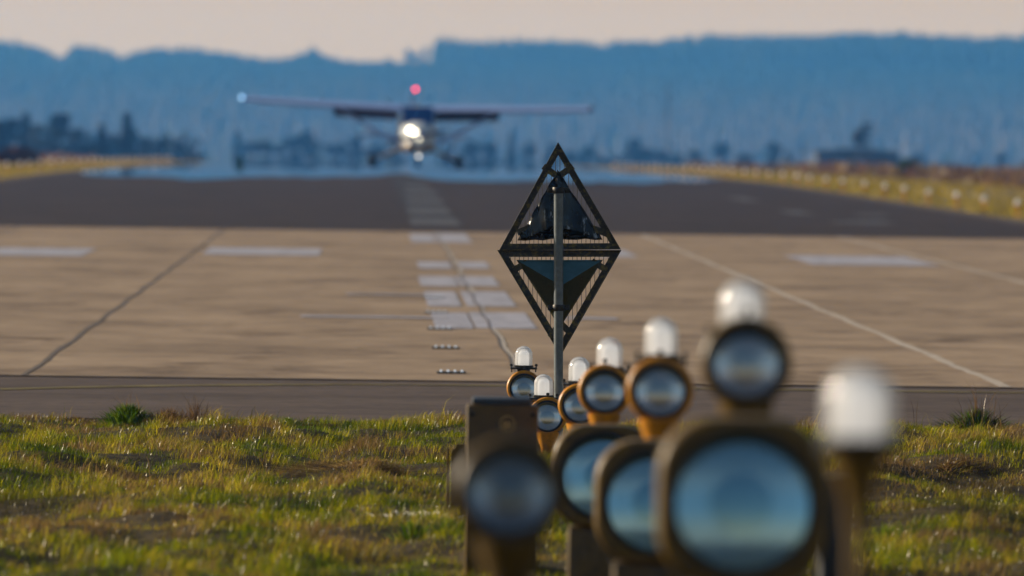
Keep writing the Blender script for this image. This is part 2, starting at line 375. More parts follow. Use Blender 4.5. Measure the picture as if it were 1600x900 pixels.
ribbon('pavement_joint', [(1.15 + .012 * math.sin(y), y) for y in np.arange(64.0, 151.5, .6)], .02, M['joint_dark'], .0215)
ribbon('pavement_joint', [(x, 64.05) for x in np.arange(-13.9, 17, .3)], .12, M['joint_dark'], .017)
for yy in (69.6, 75.2, 80.8, 91.5, 102.7, 115, 128):
    ribbon('pavement_joint', [(x, yy + .02 * math.sin(x * 2)) for x in np.arange(-13.9, 17, .4)], .05, M['joint_dark'], .0162)
ribbon('faded_line', [(x, 63.1 - .10 * max(0, .8 - x) ** 2.0 * 1.9 - .04 * max(0, x - .8)) for x in np.arange(-5.5, 12, .25)], .22, M['paint_yellow'], .011)

# ------------------------------------------------------------------ grass (stuff)
def in_patch(X, Y, lst):
    a = np.zeros_like(X)
    for x, y, rx, ry, s in lst: a += s * np.exp(-((X - x) / rx) ** 2 - ((Y - y) / ry) ** 2)
    return a
STRAW = [(-.1, 46.4, .5, .45, 1), (-1.3, 46.2, .3, .5, .7), (-1.1, 44.0, .4, .4, .7), (-.6, 50.8, .6, .4, .5), (.0, 42.5, .8, .25, .6), (3.2, 45.9, .5, .3, .8),
         (-2.2, 53.3, .7, .6, .6), (2.9, 52.5, .8, 1.5, .6), (.35, 48.2, .35, .5, .4), (-.9, 38.0, 1.2, .6, .6)]
DARK = [(3.05, 45.0, .6, .7, 1), (-1.9, 41.2, .8, 1.1, .9), (-1.2, 46.9, .2, .5, .6), (.15, 42.2, .35, .5, .5), (-.9, 50.4, .3, .5, .6), (2.6, 40.0, .9, .8, .5), (3.4, 40.5, .6, 2, .5)]
def make_grass(name, x0, x1, y0, y1, dens, wmul=1.0, hmul=1.0):
    n = int((x1 - x0) * (y1 - y0) * dens); X = rng.uniform(x0, x1, n); Y = rng.uniform(y0, y1, n)
    cl = vnoise(X * 6 + 50, Y * 4 + 9); edge = Y > 55.15 + (vnoise(X * 5, Y * 0 + 4) - .5) * .35
    keep = (rng.random(n) < .30 + 1.1 * cl ** 1.5) & ~edge; X, Y, cl = X[keep], Y[keep], cl[keep]; n = len(X)
    big = vnoise(X * 1.7 + 9, Y * .9 + 2); mid = vnoise(X * 5 + 90, Y * 2.6 + 40); straw = in_patch(X, Y, STRAW); dark = np.clip(in_patch(X, Y, DARK), 0, 1)
    H = (.022 + .055 * vnoise(X * 2.6, Y * 1.5 + 5) * (.5 + mid)) * rng.uniform(.45, 1.4, n) * (.45 + 1.1 * cl) * hmul
    H *= (1 - .55 * dark) * (1 - .35 * np.clip(straw, 0, 1))
    tall = rng.random(n) < .006; H[tall] *= 2.0
    W = rng.uniform(.0022, .0048, n) * wmul
    ang = rng.uniform(0, 2 * math.pi, n); ln = rng.uniform(.2, 1.0, n) * H * (1 + 1.2 * np.clip(straw, 0, 1)); la = rng.uniform(0, 2 * math.pi, n) + .6
    la = np.where(rng.random(n) < .5, -.4 + rng.normal(0, .7, n), la)
    Z = zprof(Y) + bumps(X, Y) - .004
    cx, cy = np.cos(ang) * W / 2, np.sin(ang) * W / 2; lx, ly = np.cos(la) * ln, np.sin(la) * ln
    co = np.empty((n, 5, 3), np.float32)
    co[:, 0] = np.stack([X - cx, Y - cy, Z], -1); co[:, 1] = np.stack([X + cx, Y + cy, Z], -1)
    co[:, 2] = np.stack([X + cx * .8 + lx * .35, Y + cy * .8 + ly * .35, Z + H * .62], -1); co[:, 3] = np.stack([X - cx * .8 + lx * .35, Y - cy * .8 + ly * .35, Z + H * .62], -1)
    co[:, 4] = np.stack([X + lx, Y + ly, Z + H * (1 - .25 * ln / np.maximum(H, 1e-3))], -1)
    b = np.arange(n)[:, None] * 5; loops = (b + np.array([0, 1, 2, 3, 3, 2, 4])[None, :]).ravel(); counts = np.tile([4, 3], n)
    o = raw_mesh(name, co.reshape(-1, 3), loops, counts, M['grass'])
    # blade colour: green, olive, straw, brown
    t = np.clip(.63 + (big - .5) * 1.0 + (mid - .5) * 1.1 + straw * .6 + rng.normal(0, .16, n), 0, 1)
    cols = np.array([(.028, .045, .005), (.080, .105, .009), (.17, .17, .016), (.28, .22, .05), (.15, .10, .045)]); xp = np.array([0, .28, .58, .86, 1.0])
    C = np.stack([np.interp(t, xp, cols[:, k]) for k in range(3)], -1); C *= rng.uniform(.55, 1.45, (n, 1)) * (.55 + .9 * cl[:, None] ** 1.5) * .98
    C = C * (1 - dark[:, None]) + np.array([.045, .032, .016]) * dark[:, None]
    at = o.data.color_attributes.new('Col', 'FLOAT_COLOR', 'POINT')
    full = np.ones((n, 5, 4), np.float32); full[:, :, :3] = C[:, None, :]
    at.data.foreach_set('color', full.ravel()); return o
m, nt, bs = new_mat('grass_blades'); nt.nodes.remove(bs); o = nt.nodes['Material Output']
at = nt.nodes.new('ShaderNodeVertexColor'); at.layer_name = 'Col'
df = nt.nodes.new('ShaderNodeBsdfDiffuse'); tl = nt.nodes.new('ShaderNodeBsdfTranslucent'); gl = nt.nodes.new('ShaderNodeBsdfGlossy'); gl.inputs['Roughness'].default_value = .28
hs = nt.nodes.new('ShaderNodeHueSaturation'); hs.inputs['Saturation'].default_value = 1.15; hs.inputs['Value'].default_value = 1.5
nt.links.new(at.outputs[0], df.inputs[0]); nt.links.new(at.outputs[0], hs.inputs['Color']); nt.links.new(hs.outputs[0], tl.inputs[0])
m1 = nt.nodes.new('ShaderNodeMixShader'); m1.inputs[0].default_value = .55; nt.links.new(df.outputs[0], m1.inputs[1]); nt.links.new(tl.outputs[0], m1.inputs[2])
m2 = nt.nodes.new('ShaderNodeMixShader'); m2.inputs[0].default_value = .018; nt.links.new(m1.outputs[0], m2.inputs[1]); nt.links.new(gl.outputs[0], m2.inputs[2])
gl.inputs[0].default_value = (1, .95, .85, 1)
nt.links.new(m2.outputs[0], o.inputs[0]); M['grass'] = m
tag(make_grass('grass', -3.6, 5.6, 33, 55.6, 2600), 'short green and straw coloured grass on the verge before the concrete', 'grass', kind='stuff')
tag(make_grass('grass', -9, -3.6, 33, 55.6, 700, 1.6), 'rough grass carrying the verge on to the left', 'grass', kind='stuff')
tag(make_grass('grass', 5.6, 12, 33, 55.6, 700, 1.6), 'rough grass carrying the verge on to the right', 'grass', kind='stuff')
tag(make_grass('grass', -5, 7, 14, 33, 500, 1.8, 1.1), 'grass around the nearest light posts', 'grass', kind='stuff')

# ------------------------------------------------------------------ weeds and tufts
def tuft(name, px, py, s, wd, ht, n, pal, label, cat, group=None, lean=.5, thick=.004, yd=None):
    p = P(px, py, s); z0 = gz(p.x, p.y); co = []; lp = []; cn = []; cols = []
    for i in range(n):
        r = abs(random.gauss(0, .5)); a = random.uniform(0, 6.283); bx, by = math.cos(a) * r * wd / 2, math.sin(a) * r * (yd or wd) / 2
        h = ht * (1.2 if name == 'weed' else 1) * random.uniform(.35, 1) * max(.25, 1 - .45 * r); lx = bx * lean + random.gauss(0, .25) * h; ly = by * lean + random.gauss(0, .25) * h; aa = random.uniform(0, 3.14); cx, cy = math.cos(aa) * thick / 2, math.sin(aa) * thick / 2
        k = len(co); zz = gz(p.x + bx, p.y + by) - z0 - .01
        co += [(bx - cx, by - cy, zz), (bx + cx, by + cy, zz), (bx + lx * .4 + cx, by + ly * .4 + cy, zz + h * .65), (bx + lx * .4 - cx, by + ly * .4 - cy, zz + h * .65), (bx + lx, by + ly, zz + h)]
        lp += [k, k + 1, k + 2, k + 3, k + 3, k + 2, k + 4]; cn += [4, 3]
        c = random.choice(pal); f = random.uniform(.7, 1.3); cols += [(c[0] * f, c[1] * f, c[2] * f, 1)] * 5
    o = raw_mesh(name, co, lp, cn, M['grass']); at = o.data.color_attributes.new('Col', 'FLOAT_COLOR', 'POINT'); at.data.foreach_set('color', np.array(cols, np.float32).ravel())
    o.location = (p.x, p.y, z0); return tag(o, label, cat, group)
GR = [(.03, .06, .008), (.06, .10, .012), (.09, .12, .02)]; DR = [(.10, .06, .03), (.16, .10, .05), (.07, .045, .025)]; ST = [(.30, .22, .09), (.22, .15, .06), (.38, .30, .15)]
WH = [(.75, .72, .66), (.6, .58, .5), (.30, .30, .22), (.12, .13, .08)]; DK = [(.02, .02, .012), (.04, .035, .02), (.08, .06, .03)]
gw = 'weeds along the edge of the asphalt'
tuft('edge_litter', 480, 659, 244, 9.0, .035, 5200, DK + DR, 'dark line of dead litter where grass meets the asphalt', 'litter', None, .05, .006, yd=.25)['kind'] = 'stuff'
tuft('weed', 200, 655, 243, .26, .13, 1100, GR, 'dark green leafy weed at the left end of the asphalt edge', 'weed', gw, .7, .007)
tuft('weed', 205, 655, 243, .34, .24, 26, DR, 'thin dry stalks rising out of the dark green weed', 'weed', gw, .2, .003)
tuft('weed', 265, 656, 243, .42, .11, 500, DR, 'brown dry weed just right of the dark green weed', 'weed', gw, .4, .004)
tuft('weed', 305, 656, 243, .25, .20, 120, DR, 'feathery brown stalks right of the brown dry weed', 'weed', gw, .3, .003)
tuft('weed', 365, 658, 243, .12, .06, 350, GR, 'small dark weed clump left of the olive clumps', 'weed', gw)
tuft('weed', 412, 658, 243, .18, .07, 500, GR + DR, 'olive weed clump at the middle of the left asphalt edge', 'weed', gw)
tuft('weed', 450, 659, 243, .12, .06, 300, GR, 'small green clump right of the olive weed clump', 'weed', gw)
tuft('weed', 600, 661, 243, .34, .05, 700, DK + ST, 'low dark mat of dead weed left of the yellow box', 'weed', gw, yd=.15)
tuft('weed', 690, 661, 243, .22, .07, 500, DK, 'dark low weed against the left side of the yellow box', 'weed', gw, yd=.15)
tuft('weed', 120, 655, 243, .3, .05, 300, DK + DR, 'sparse dark weed at the far left asphalt edge', 'weed', gw, yd=.15)
tuft('weed', 1525, 668, 243, .36, .17, 1200, DK + GR, 'large dark tufted weed at the right asphalt edge', 'weed', gw, .8, .006)
tuft('weed', 1530, 668, 243, .45, .33, 45, DR, 'tall thin dry stalks standing in the large dark weed', 'weed', gw, .3, .003)
tuft('weed', 1455, 670, 245, .36, .06, 600, DK + WH[:2], 'low litter of pale leaves left of the large dark weed', 'weed', gw, yd=.15)
tuft('weed', 1395, 671, 245, .3, .05, 400, GR + DK, 'low dark green weed right of the nearest glass dome', 'weed', gw, yd=.15)
tuft('weed', 1430, 670, 243, .06, .22, 8, DR, 'single dry stalk between the glass dome and the dark weed', 'weed', gw, .3, .003)
tuft('leaf_clump', 670, 836, 330, .30, .05, 260, WH, 'pale glistening dead leaves in the grass below the steel post', 'leaves', None, .8, .012, yd=.6)
tuft('leaf_clump', 618, 838, 330, .3, .05, 260, DK + WH[:1], 'dark wet leaf clump left of the pale glistening leaves', 'leaves', None, .8, .01, yd=.5)
tuft('straw_heap', 545, 752, 288, .75, .035, 1500, ST + DR, 'long low heap of cut straw across the grass', 'straw', None, 1.5, .005, yd=.5)
tuft('straw_heap', 1480, 757, 285, .7, .035, 900, DR + ST[:1], 'brown cut straw above the dark hollow on the right', 'straw', None, 1.5, .005, yd=.5)
for i, (px, py, lb) in enumerate([(648, 850, 'bright green blades below the pale glistening leaves'), (1010, 880, 'green blades in front of the middle big lamp'), (905, 870, 'grass tuft between the dark round light and the middle big lamp'), (700, 790, 'green tuft at the foot of the steel post'), (1385, 820, 'tuft with pale tips right of the nearest post')]):
    tuft('grass_tuft', px, py, 345, .22, .12, 260, [(.10, .15, .02), (.18, .17, .04), (.06, .10, .01)], lb, 'grass tuft', 'tall tufts in the near grass', .6, .005)
tuft('moss_line', 565, 552, 183, .42, .03, 260, GR, 'thin line of moss growing in the concrete joint', 'moss', None, .3, .006, yd=.1)

# ------------------------------------------------------------------ approach lights
def cone_stem(mb, z1, r1, gap, zb, rp):
    """funnel below a lamp then a pole down to zb"""
    mb.lathe([(r1, z1), (r1 * .92, z1 - gap * .12), (r1 * .55, z1 - gap * .5), (rp * 1.25, z1 - gap), (rp * 1.25, z1 - gap - .02), (rp, z1 - gap - .02), (rp, zb + .02), (.055, zb + .018), (.06, zb)], 'Z', 24, cap0=True, cap1=True)
def dome_part(root, cx, cy, zb, r=.055, h=.122):
    pr = [(r, 0), (r, h - r)] + [(r * math.cos(a), h - r + r * math.sin(a)) for a in np.linspace(.15, math.pi / 2, 9)]
    d = MB().lathe(pr, 'Z', 32, (cx, cy, zb)).build('glass_dome', M['dome'], root)
    q = .034; MB().lathe([(q, .004), (q, .075)] + [(q * math.cos(a), .075 + q * .8 * math.sin(a)) for a in np.linspace(.2, math.pi / 2, 6)], 'Z', 24, (cx, cy, zb)).build('added_glow_core', M['glow_fill'], d)
    return d
def knob(mb, x, y, z):
    mb.lathe([(.004, 0), (.004, .012), (.0095, .013), (.0095, .024), (.006, .027), (0, .027)], 'Z', 10, (x, y, z))
def reflector_and_lens(root, R0, cz, y, mat, bulge, depth, shield, tilt=R(3)):
    n = 14
    rf = MB().lathe([(R0 * t, depth * (1 - t * t)) for t in np.linspace(1, 0, n)], 'Y', 40).build('reflector', M['reflector'], root, loc=(0, y + .012, cz)); rf.rotation_euler = (-tilt, 0, 0)
    l = MB().lathe([(R0 * t * 1.005, -bulge * (1 - t * t)) for t in np.linspace(1, 0, 12)], 'Y', 48).build('lens', mat, root, loc=(0, y + .004, cz)); l.rotation_euler = (-tilt, 0, 0)
    s = MB().lathe([(0, y - .004), (shield * .4, y - .004), (shield * .45, y + .001), (shield, y + .002), (shield * 1.02, y + .02), (shield * .6, y + .03), (0, y + .05)], 'Y', 20, (0, 0, cz)).build('bulb_shield', M['shield'], root)
def approach_light(px, py, s, label, dome=None, paint='ochre'):
    c = P(px, py, s); zb = gz(c.x, c.y) - .01
    root = empty('approach_light', (c.x, c.y, zb)); H = c.z - zb
    tag(root, label, 'approach light', 'small round approach lights on posts')
    mb = MB().lathe([(.089, -.02), (.092, -.026), (.105, -.026), (.111, -.018), (.111, .02), (.102, .03), (.102, .10), (.06, .15), (0, .16)], 'Y', 48, (0, 0, H))
    mb.lathe([(.089, -.02), (.089, .03)], 'Y', 48, (0, 0, H))
    hs_ = mb.build('housing', M[paint], root)
    MB().lathe([(.080, -.0275), (.080, -.031), (.0925, -.031), (.0925, -.0275)], 'Y', 48, (0, 0, H)).build('gasket', M['rubber'], hs_)
    reflector_and_lens(root, .084, H, -.022, M['lens' if paint != 'box_paint' else 'dim_lens'], .014, .022, .028, R(8))
    mb = MB(); cone_stem(mb, H - .095, .07, min(.2, H * .6), max(0, H - .095 - min(.2, H * .6) - .05), .021); MB().lathe([(.020, H * .9 - .1), (.020, .02), (.055, .018), (.06, 0)], 'Z', 20).build('pole', M['box_paint'], root); mb.box((0, .02, H - .105), (.12, .07, .03), .008); mb.build('stem', M[paint], root)
    mb = MB(); knob(mb, 0, -.005, H + .108); mb.build('clamp_screw', M['dark_metal'], hs_)
    for a in (-2.2, -.95): MB().lathe([(.008, -.032), (.008, -.024), (0, -.024)][::-1], 'Y', 8, (.101 * math.cos(a), 0, H + .101 * math.sin(a))).build('bolt', M['dark_metal'], hs_)
    if dome:
        dx, dtop = dome; x0 = dx / s; zt = H + dtop / s; zb2 = zt - .135
        mb = MB().box((x0, .055, zb2 - .006), (.17, .12, .011), .003); mb.lathe([(.062, -.003), (.062, .012), (.057, .014), (.054, .014)], 'Z', 32, (x0, .055, zb2), cap0=True)
        mb.box((x0, .055, zb2 - .02), (.08, .07, .03), .004)
        for k in (-1, 1): mb.tube((x0 + k * .076, .03, zb2 - .002), (x0 + k * .076, .03, zb2 - .03), .004, n=8)
        for k in (-1, 1): knob(mb, x0 + k * .079, .03, zb2 - .004)
        mb.build('dome_bracket', M['dark_metal'], root)
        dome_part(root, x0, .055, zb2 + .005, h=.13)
    return root
approach_light(819, 606, 247, 'farthest small approach light, left of the diamond sign pole, white dome on top', (-1, 65))
approach_light(855.5, 650, 270, 'half hidden small approach light directly behind the diamond sign pole', (-6.5, 65))
approach_light(906, 633, 307, 'small domed approach light just right of the diamond sign pole', (-1, 75))
approach_light(944.5, 611, 374, 'small domed approach light, fourth of the row counted from the far end', (8, 83))
approach_light(1031, 610, 473, 'bright ochre domed approach light above the gap of two big blue lamps', (2, 113))
approach_light(1166, 567, 640, 'large blurred domed approach light standing above the nearest big blue lamp', (-6, 129), 'ochre_shaded')
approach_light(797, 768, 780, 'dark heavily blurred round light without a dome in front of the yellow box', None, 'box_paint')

# omnidirectional light on the right
c = P(1342, 690, 950); zb = gz(c.x, c.y) - .01; root = empty('dome_light', (c.x, c.y, zb)); H = c.z - zb
tag(root, 'nearest glass dome on a flared ochre post at the right, strongly blurred', 'dome light')
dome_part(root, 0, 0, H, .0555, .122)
MB().lathe([(.064, .0), (.064, .008), (.061, .012), (.057, .012)], 'Z', 36, (0, 0, H - .004), cap0=True).box((0, 0, H - .012), (.125, .07, .014), .003).build('base_plate', M['rubber'], root)
mb = MB(); cone_stem(mb, H - .02, .05, .11, 0, .015); mb.build('stem', M['ochre_shaded'], root)

# big lamps
def rsq(hw, rad, n=9):
    pts = []
    for cx, cz, a0 in ((1, 1, 0), (-1, 1, 90), (-1, -1, 180), (1, -1, 270)):
        for a in np.linspace(a0, a0 + 90, n): pts.append((cx * (hw - rad) + rad * math.cos(R(a)), cz * (hw - rad) + rad * math.sin(R(a))))
    return pts
BS = .80
def big_lamp(px, py, s, label):
    c = P(px, py, s); zb = gz(c.x, c.y) - .01; H = (c.z - zb) / BS
    root = empty('big_lamp', (c.x, c.y, zb)); root.scale = (BS, BS, BS); tag(root, label, 'approach lamp', 'big blue lensed lamps between the posts')
    b = MB(); n = 36
    rings = []
    for hw, rad, y in ((.222, .150, -.035), (.233, .158, -.030), (.239, .162, -.018), (.239, .162, .16), (.19, .13, .24)):
        rings.append([(x, y, z + H) for x, z in rsq(hw, rad)])
    nn = len(rings[0]); pts = [p for r in rings for p in r]; fs = []
    for i in range(len(rings) - 1):
        for k in range(nn): fs.append((i * nn + k, i * nn + (k + 1) % nn, (i + 1) * nn + (k + 1) % nn, (i + 1) * nn + k))
    fs.append(tuple(range((len(rings) - 1) * nn, len(rings) * nn)))
    b.poly(pts, fs)
    # front plate with a round opening
    fr = rings[0]; ri = .214; inner = []
    for (x, y, z) in fr:
        a = math.atan2(z - H, x); inner.append((ri * math.cos(a), -.036, H + ri * math.sin(a)))
    b.poly(list(fr) + inner, [(k, (k + 1) % nn, nn + (k + 1) % nn, nn + k) for k in range(nn)])
    b.lathe([(ri, -.036), (.205, -.02), (.200, .02)], 'Y', 48, (0, 0, H))
    hs_ = b.build('housing', M['ochre_shaded'], root, 40)
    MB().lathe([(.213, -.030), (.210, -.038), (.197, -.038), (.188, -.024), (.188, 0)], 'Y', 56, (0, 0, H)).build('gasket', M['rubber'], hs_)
    reflector_and_lens(root, .190, H, -.022, M['big_lens'], .022, .030, .082, R(9))
    for x, z in ((-.175, .175), (.175, .175), (-.175, -.175), (.175, -.175)):
        MB().lathe([(.010, -.034), (.010, -.043), (.006, -.046), (0, -.046)], 'Y', 10, (x, 0, H + z)).build('bolt', M['dark_metal'], hs_)
    mb = MB()
    mb.box((0, .09, (H - .235) / 2), (.33, .17, max(.05, H - .235)), .02)
    mb.box((0, .06, max(.03, H - .245)), (.34, .06, .02), .003)
    mb.build('pedestal', M['box_paint'], root)
    return root
big_lamp(944, 744, 418, 'farthest big blue lamp in an olive housing, partly hidden by the middle one')
big_lamp(1026, 784, 503, 'middle big blue lamp, its right half hidden behind the nearest lamp')
big_lamp(1160, 785, 692, 'nearest and largest big blue lamp in a rounded olive housing')

# yellow box left
c = P(782, 885, 370); zb = gz(c.x, c.y); c = Vector((c.x, c.y, zb)); root = empty('control_box', c)
tag(root, 'weathered dull yellow electrical box behind the dark round light', 'electrical box')
top = P(782, 622, 370).z - zb; hw = 56 / 370
MB().box((0, 0, (top - .025) / 2 - .02), (hw * 2, .22, top + .015), .012).build('cabinet', M['box_paint'], root)
MB().box((-.005, 0, top - .012), (hw * 2 - .055, .19, .03), .008).build('lid', M['blue_cap'], root)
for sx in (-1, 1):
    MB().lathe([(.011, -.110), (.011, -.117), (.006, -.120), (0, -.120)], 'Y', 12, (sx * (hw - .022), 0, top - .065)).build('cover_screw', M['dark_metal'], root)
mb = MB().lathe([(.036, -.109), (.036, -.117), (.030, -.117), (.030, -.109)], 'Y', 28, (.02, 0, top - .105)); mb.lathe([(.0, -.112), (.018, -.112)], 'Y', 24, (.014, 0, top - .11)); mb.box((.034, -.113, top - .108), (.006, .006, .032), .001)
mb.build('round_badge', worn_yellow('badge_paint', (.5, .33, .10), (.3, .2, .06)), root)
# steel post left
c = P(709, 795, 322); zb = gz(c.x, c.y) - .02; root = empty('steel_post', (c.x, c.y, zb)); tag(root, 'short notched yellow steel profile in the grass left of the yellow box', 'post')
h = P(709, 695, 322).z - zb
MB().prism([(-.016, 0), (.10, 0), (.10, h + .005), (.008, h + .004), (.004, h - .015), (-.008, h - .02), (-.012, h - .03), (-.016, h - .035)], -.02, .0).build('front_plate', M['ochre_shaded'], root, 0)
MB().prism([(-.036, 0), (-.024, 0), (-.024, h - .015), (-.036, h - .015)], .0, .06).build('rear_flange', M['ochre_shaded'], root, 0)
# dark box right of nearest lamp
c = P(1306, 900, 500); zb = gz(c.x, c.y) - .02; root = empty('transformer_box', (c.x, c.y, zb)); tag(root, 'dark narrow box at the right side of the nearest big lamp', 'box')
h = P(1306, 748, 500).z - zb
MB().box((-.01, 0, h / 2), (.085, .2, h), .01).build('case', M['rubber'], root)
MB().box((-.01, 0, h + .002), (.092, .21, .012), .004).build('lid', M['dark_metal'], root)

# ------------------------------------------------------------------ diamond sign
S = 268.0; c = P(872, 715, S); zb = gz(c.x, c.y); root = empty('diamond_sign', (c.x, c.y, zb - .0), (0, -.0129, 0))
tag(root, 'tall diamond shaped marker of two wire filled triangles on a grey pole', 'marker sign')
base = P(872, 715, S).z - zb
def D(px, py): return ((px - 872) / S, (715 - py) / S + base)
def bar(mb, a, b, wd, y0, y1, inner):
    """flat bar from a to b lying on the inner side"""
    a, b = Vector(a), Vector(b); d = (b - a).normalized(); nrm = Vector((-d.y, d.x))
    if nrm.dot(Vector(inner) - a) < 0: nrm = -nrm
    mb.prism([tuple(a), tuple(b), tuple(b + nrm * wd), tuple(a + nrm * wd)], y0, y1)
def tri_frame(name, A, B, C, wd, dy=0):
    """mitred frame of angle iron: a flat ring plus a thin outer lip"""
    T = [Vector(A), Vector(B), Vector(C)]; a = (T[1] - T[2]).length; b = (T[0] - T[2]).length; c_ = (T[0] - T[1]).length
    ic = (T[0] * a + T[1] * b + T[2] * c_) / (a + b + c_); per = a + b + c_; area = abs((T[1] - T[0]).cross(T[2] - T[0])) / 2; r = 2 * area / per
    def ring(w0, w1, y0, y1, mb):
        o = [ic + (p - ic) * (1 - w0 / r) for p in T]; n = [ic + (p - ic) * (1 - w1 / r) for p in T]
        pts = [(p.x, y, p.y) for y in (y0, y1) for p in o + n]
        fs = []
        for k in range(3):
            l = (k + 1) % 3
            fs += [(k, l, 3 + l, 3 + k), (6 + k, 9 + k, 9 + l, 6 + l), (k, 6 + k, 6 + l, l), (3 + k, 3 + l, 9 + l, 9 + k)]
        mb.poly(pts, fs)
    mb = MB(); ring(0, wd, -.006 + dy, dy, mb); ring(0, .005, -.034 + dy, -.006 + dy, mb)
    return mb.build(name, M['frame'], root, 0)
uA, uB, uC = D(872, 222), D(780, 391), D(970, 390)
lA, lB, lC = D(876, 556), D(777, 390.6), D(971, 390.6)
uB = (uB[0], uB[1] + .001); uC = (uC[0], uC[1] + .001)
tri_frame('upper_frame', uA, uB, uC, .037); tri_frame('lower_frame', lA, lB, lC, .040, .007)
def wires(name, A, B, C):
    mb = MB(); x0, x1 = B[0], C[0]; n = int((x1 - x0) / (6.75 / S))
    for i in range(1, n):
        x = x0 + (x1 - x0) * i / n
        zl = B[1] + (C[1] - B[1]) * (x - x0) / (x1 - x0)
        zt = B[1] + (A[1] - B[1]) * (x - B[0]) / (A[0] - B[0]) if x < A[0] else C[1] + (A[1] - C[1]) * (x - C[0]) / (A[0] - C[0])
        mb.tube((x, .005, zl), (x, .005, zt), .0019, n=5, caps=False)
    mb.build(name, M['wire'], root, 0)
wires('upper_wires', uA, uB, uC); wires('lower_wires', lA, lB, lC)
def pyramid(name, A, B, C, peak, depth, mat, crump, y0=-.012, mat2=None):
    """sheet pyramid whose peak points at the camera; faces subdivided and slightly crumpled"""
    bm = bmesh.new(); vs = [bm.verts.new((p[0], y0, p[1])) for p in (A, B, C)] + [bm.verts.new((peak[0], y0 - depth, peak[1]))]
    for a, b, c_ in ((0, 1, 3), (1, 2, 3), (2, 0, 3)):
        f_ = bm.faces.new((vs[a], vs[b], vs[c_]))
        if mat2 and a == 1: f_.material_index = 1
    bmesh.ops.subdivide_edges(bm, edges=bm.edges[:], cuts=9, use_grid_fill=True)
    for v_ in bm.verts:
        nn = float(vnoise(np.array([v_.co.x * 42 + 8]), np.array([v_.co.z * 6 + 3]))[0]) - .5
        v_.co.y += nn * crump; v_.co.x += nn * crump * .3
        if crump > .01: v_.co.z += (float(vnoise(np.array([v_.co.x * 25]), np.array([5.]))[0]) - .5) * .012
    mb = MB(); mb.bm.free(); mb.bm = bm; o = mb.build(name, mat, root, 25)
    if mat2: o.data.materials.append(mat2)
    sd_ = o.modifiers.new('thickness', 'SOLIDIFY'); sd_.thickness = .002; return o
pyramid('upper_plate', D(872, 266), D(808, 375), D(942, 374), D(872, 350), .09, M['black_gloss'], .045)
pyramid('lower_plate', D(875, 512), D(807, 406), D(942, 406), D(876, 446), .098, M['green_sheet'], .0, mat2=simple('sky_sheen_sheet', (.09, .19, .21), .35, .2, .25, 20))  # teal top facet: sky reflection painted as a second colour
mb = MB()
for a, b in ((D(852, 262), D(866, 272)), (D(892, 262), D(878, 272)), (D(812, 362), D(822, 358)), (D(945, 364), D(930, 358)), (D(806, 420), D(820, 412)), (D(945, 420), D(928, 410)), (D(862, 524), D(873, 508)), (D(891, 520), D(877, 506))):
    a, b = Vector(a), Vector(b); d = (b - a).normalized(); nrm = Vector((-d.y, d.x)) * (5 / S); a = a - d * (4 / S); b = b + d * (4 / S)
    mb = MB(); mb.prism([tuple(a + nrm), tuple(b + nrm), tuple(b - nrm), tuple(a - nrm)], -.017, .009); mb.build('mounting_tab', M['frame'], root, 0)
pt = D(872, 294)[1]; yp = -.125; ph = pt - (0) + .1
MB().lathe([(.027, -.1), (.027, pt), (.024, pt + .004), (0, pt + .005)], 'Z', 28, (0, yp, 0), cap0=True).build('pole', M['pole'], root)
for zc, wd in ((D(0, 297)[1], .036), (D(0, 480)[1], .034)):
    mb = MB(); mb.lathe([(.028, -.018), (wd - .002, -.018), (wd, -.015), (wd, .015), (wd - .002, .018), (.028, .018)], 'Z', 28, (0, yp, zc))
    for k in (-1, 1):
        mb.box((k * .045, yp + .01, zc), (.035, .012, .03), .002); mb.tube((k * .050, yp - .012, zc), (k * .050, yp + .03, zc), .007, n=8)
    mb.box((0, yp + .06, zc), (.03, .06, .02), .002); mb.build('pole_clamp', M['dark_metal'], root)

# ------------------------------------------------------------------ inset lights on the concrete
m, nt, bs = new_mat('glint_glow_prism'); bs.inputs['Emission Color'].default_value = (.8, .9, 1, 1); bs.inputs['Base Color'].default_value = (.3, .34, .4, 1); bs.inputs['Emission Strength'].default_value = .55; M['prism'] = m  # emission stands in for sun glints on the prisms
def inset(px0, px1, py, label):
    pm = (px0 + px1) / 2; y = Yof(py, pm); s = F / y; x0, x1 = (px0 - 577) / s, (px1 - 577) / s; cx = (x0 + x1) / 2; wd = x1 - x0
    root = empty('inset_light', (cx, y, gz(cx, y) + .012)); tag(root, label, 'inset light', 'flush lights set in the concrete')
    MB().box((0, 0, .008), (wd, .2, .016), .005).build('cover', M['dark_metal'], root)
    for k in range(4):
        xk = -wd / 2 + wd * (k + .6) / 4.2
        MB().poly and None
        mb = MB(); mb.lathe([(.009, 0), (.008, .012), (.004, .017), (0, .018)], 'Z', 10, (xk, -.07, .012)); mb.build('prism', M['prism'], root)
for a in ((684, 730, 586, 'nearest flush light with four glinting prisms in the concrete'), (676, 719, 547, 'second nearest flush light with glinting prisms in the concrete'),
          (668, 708, 517, 'third flush light, at the lower left corner of the nearest white patch'), (664, 700, 491, 'fourth flush light, above the nearest white patch'),
          (662, 694, 468, 'farthest flush light, on the left end of a white patch')): inset(*a)

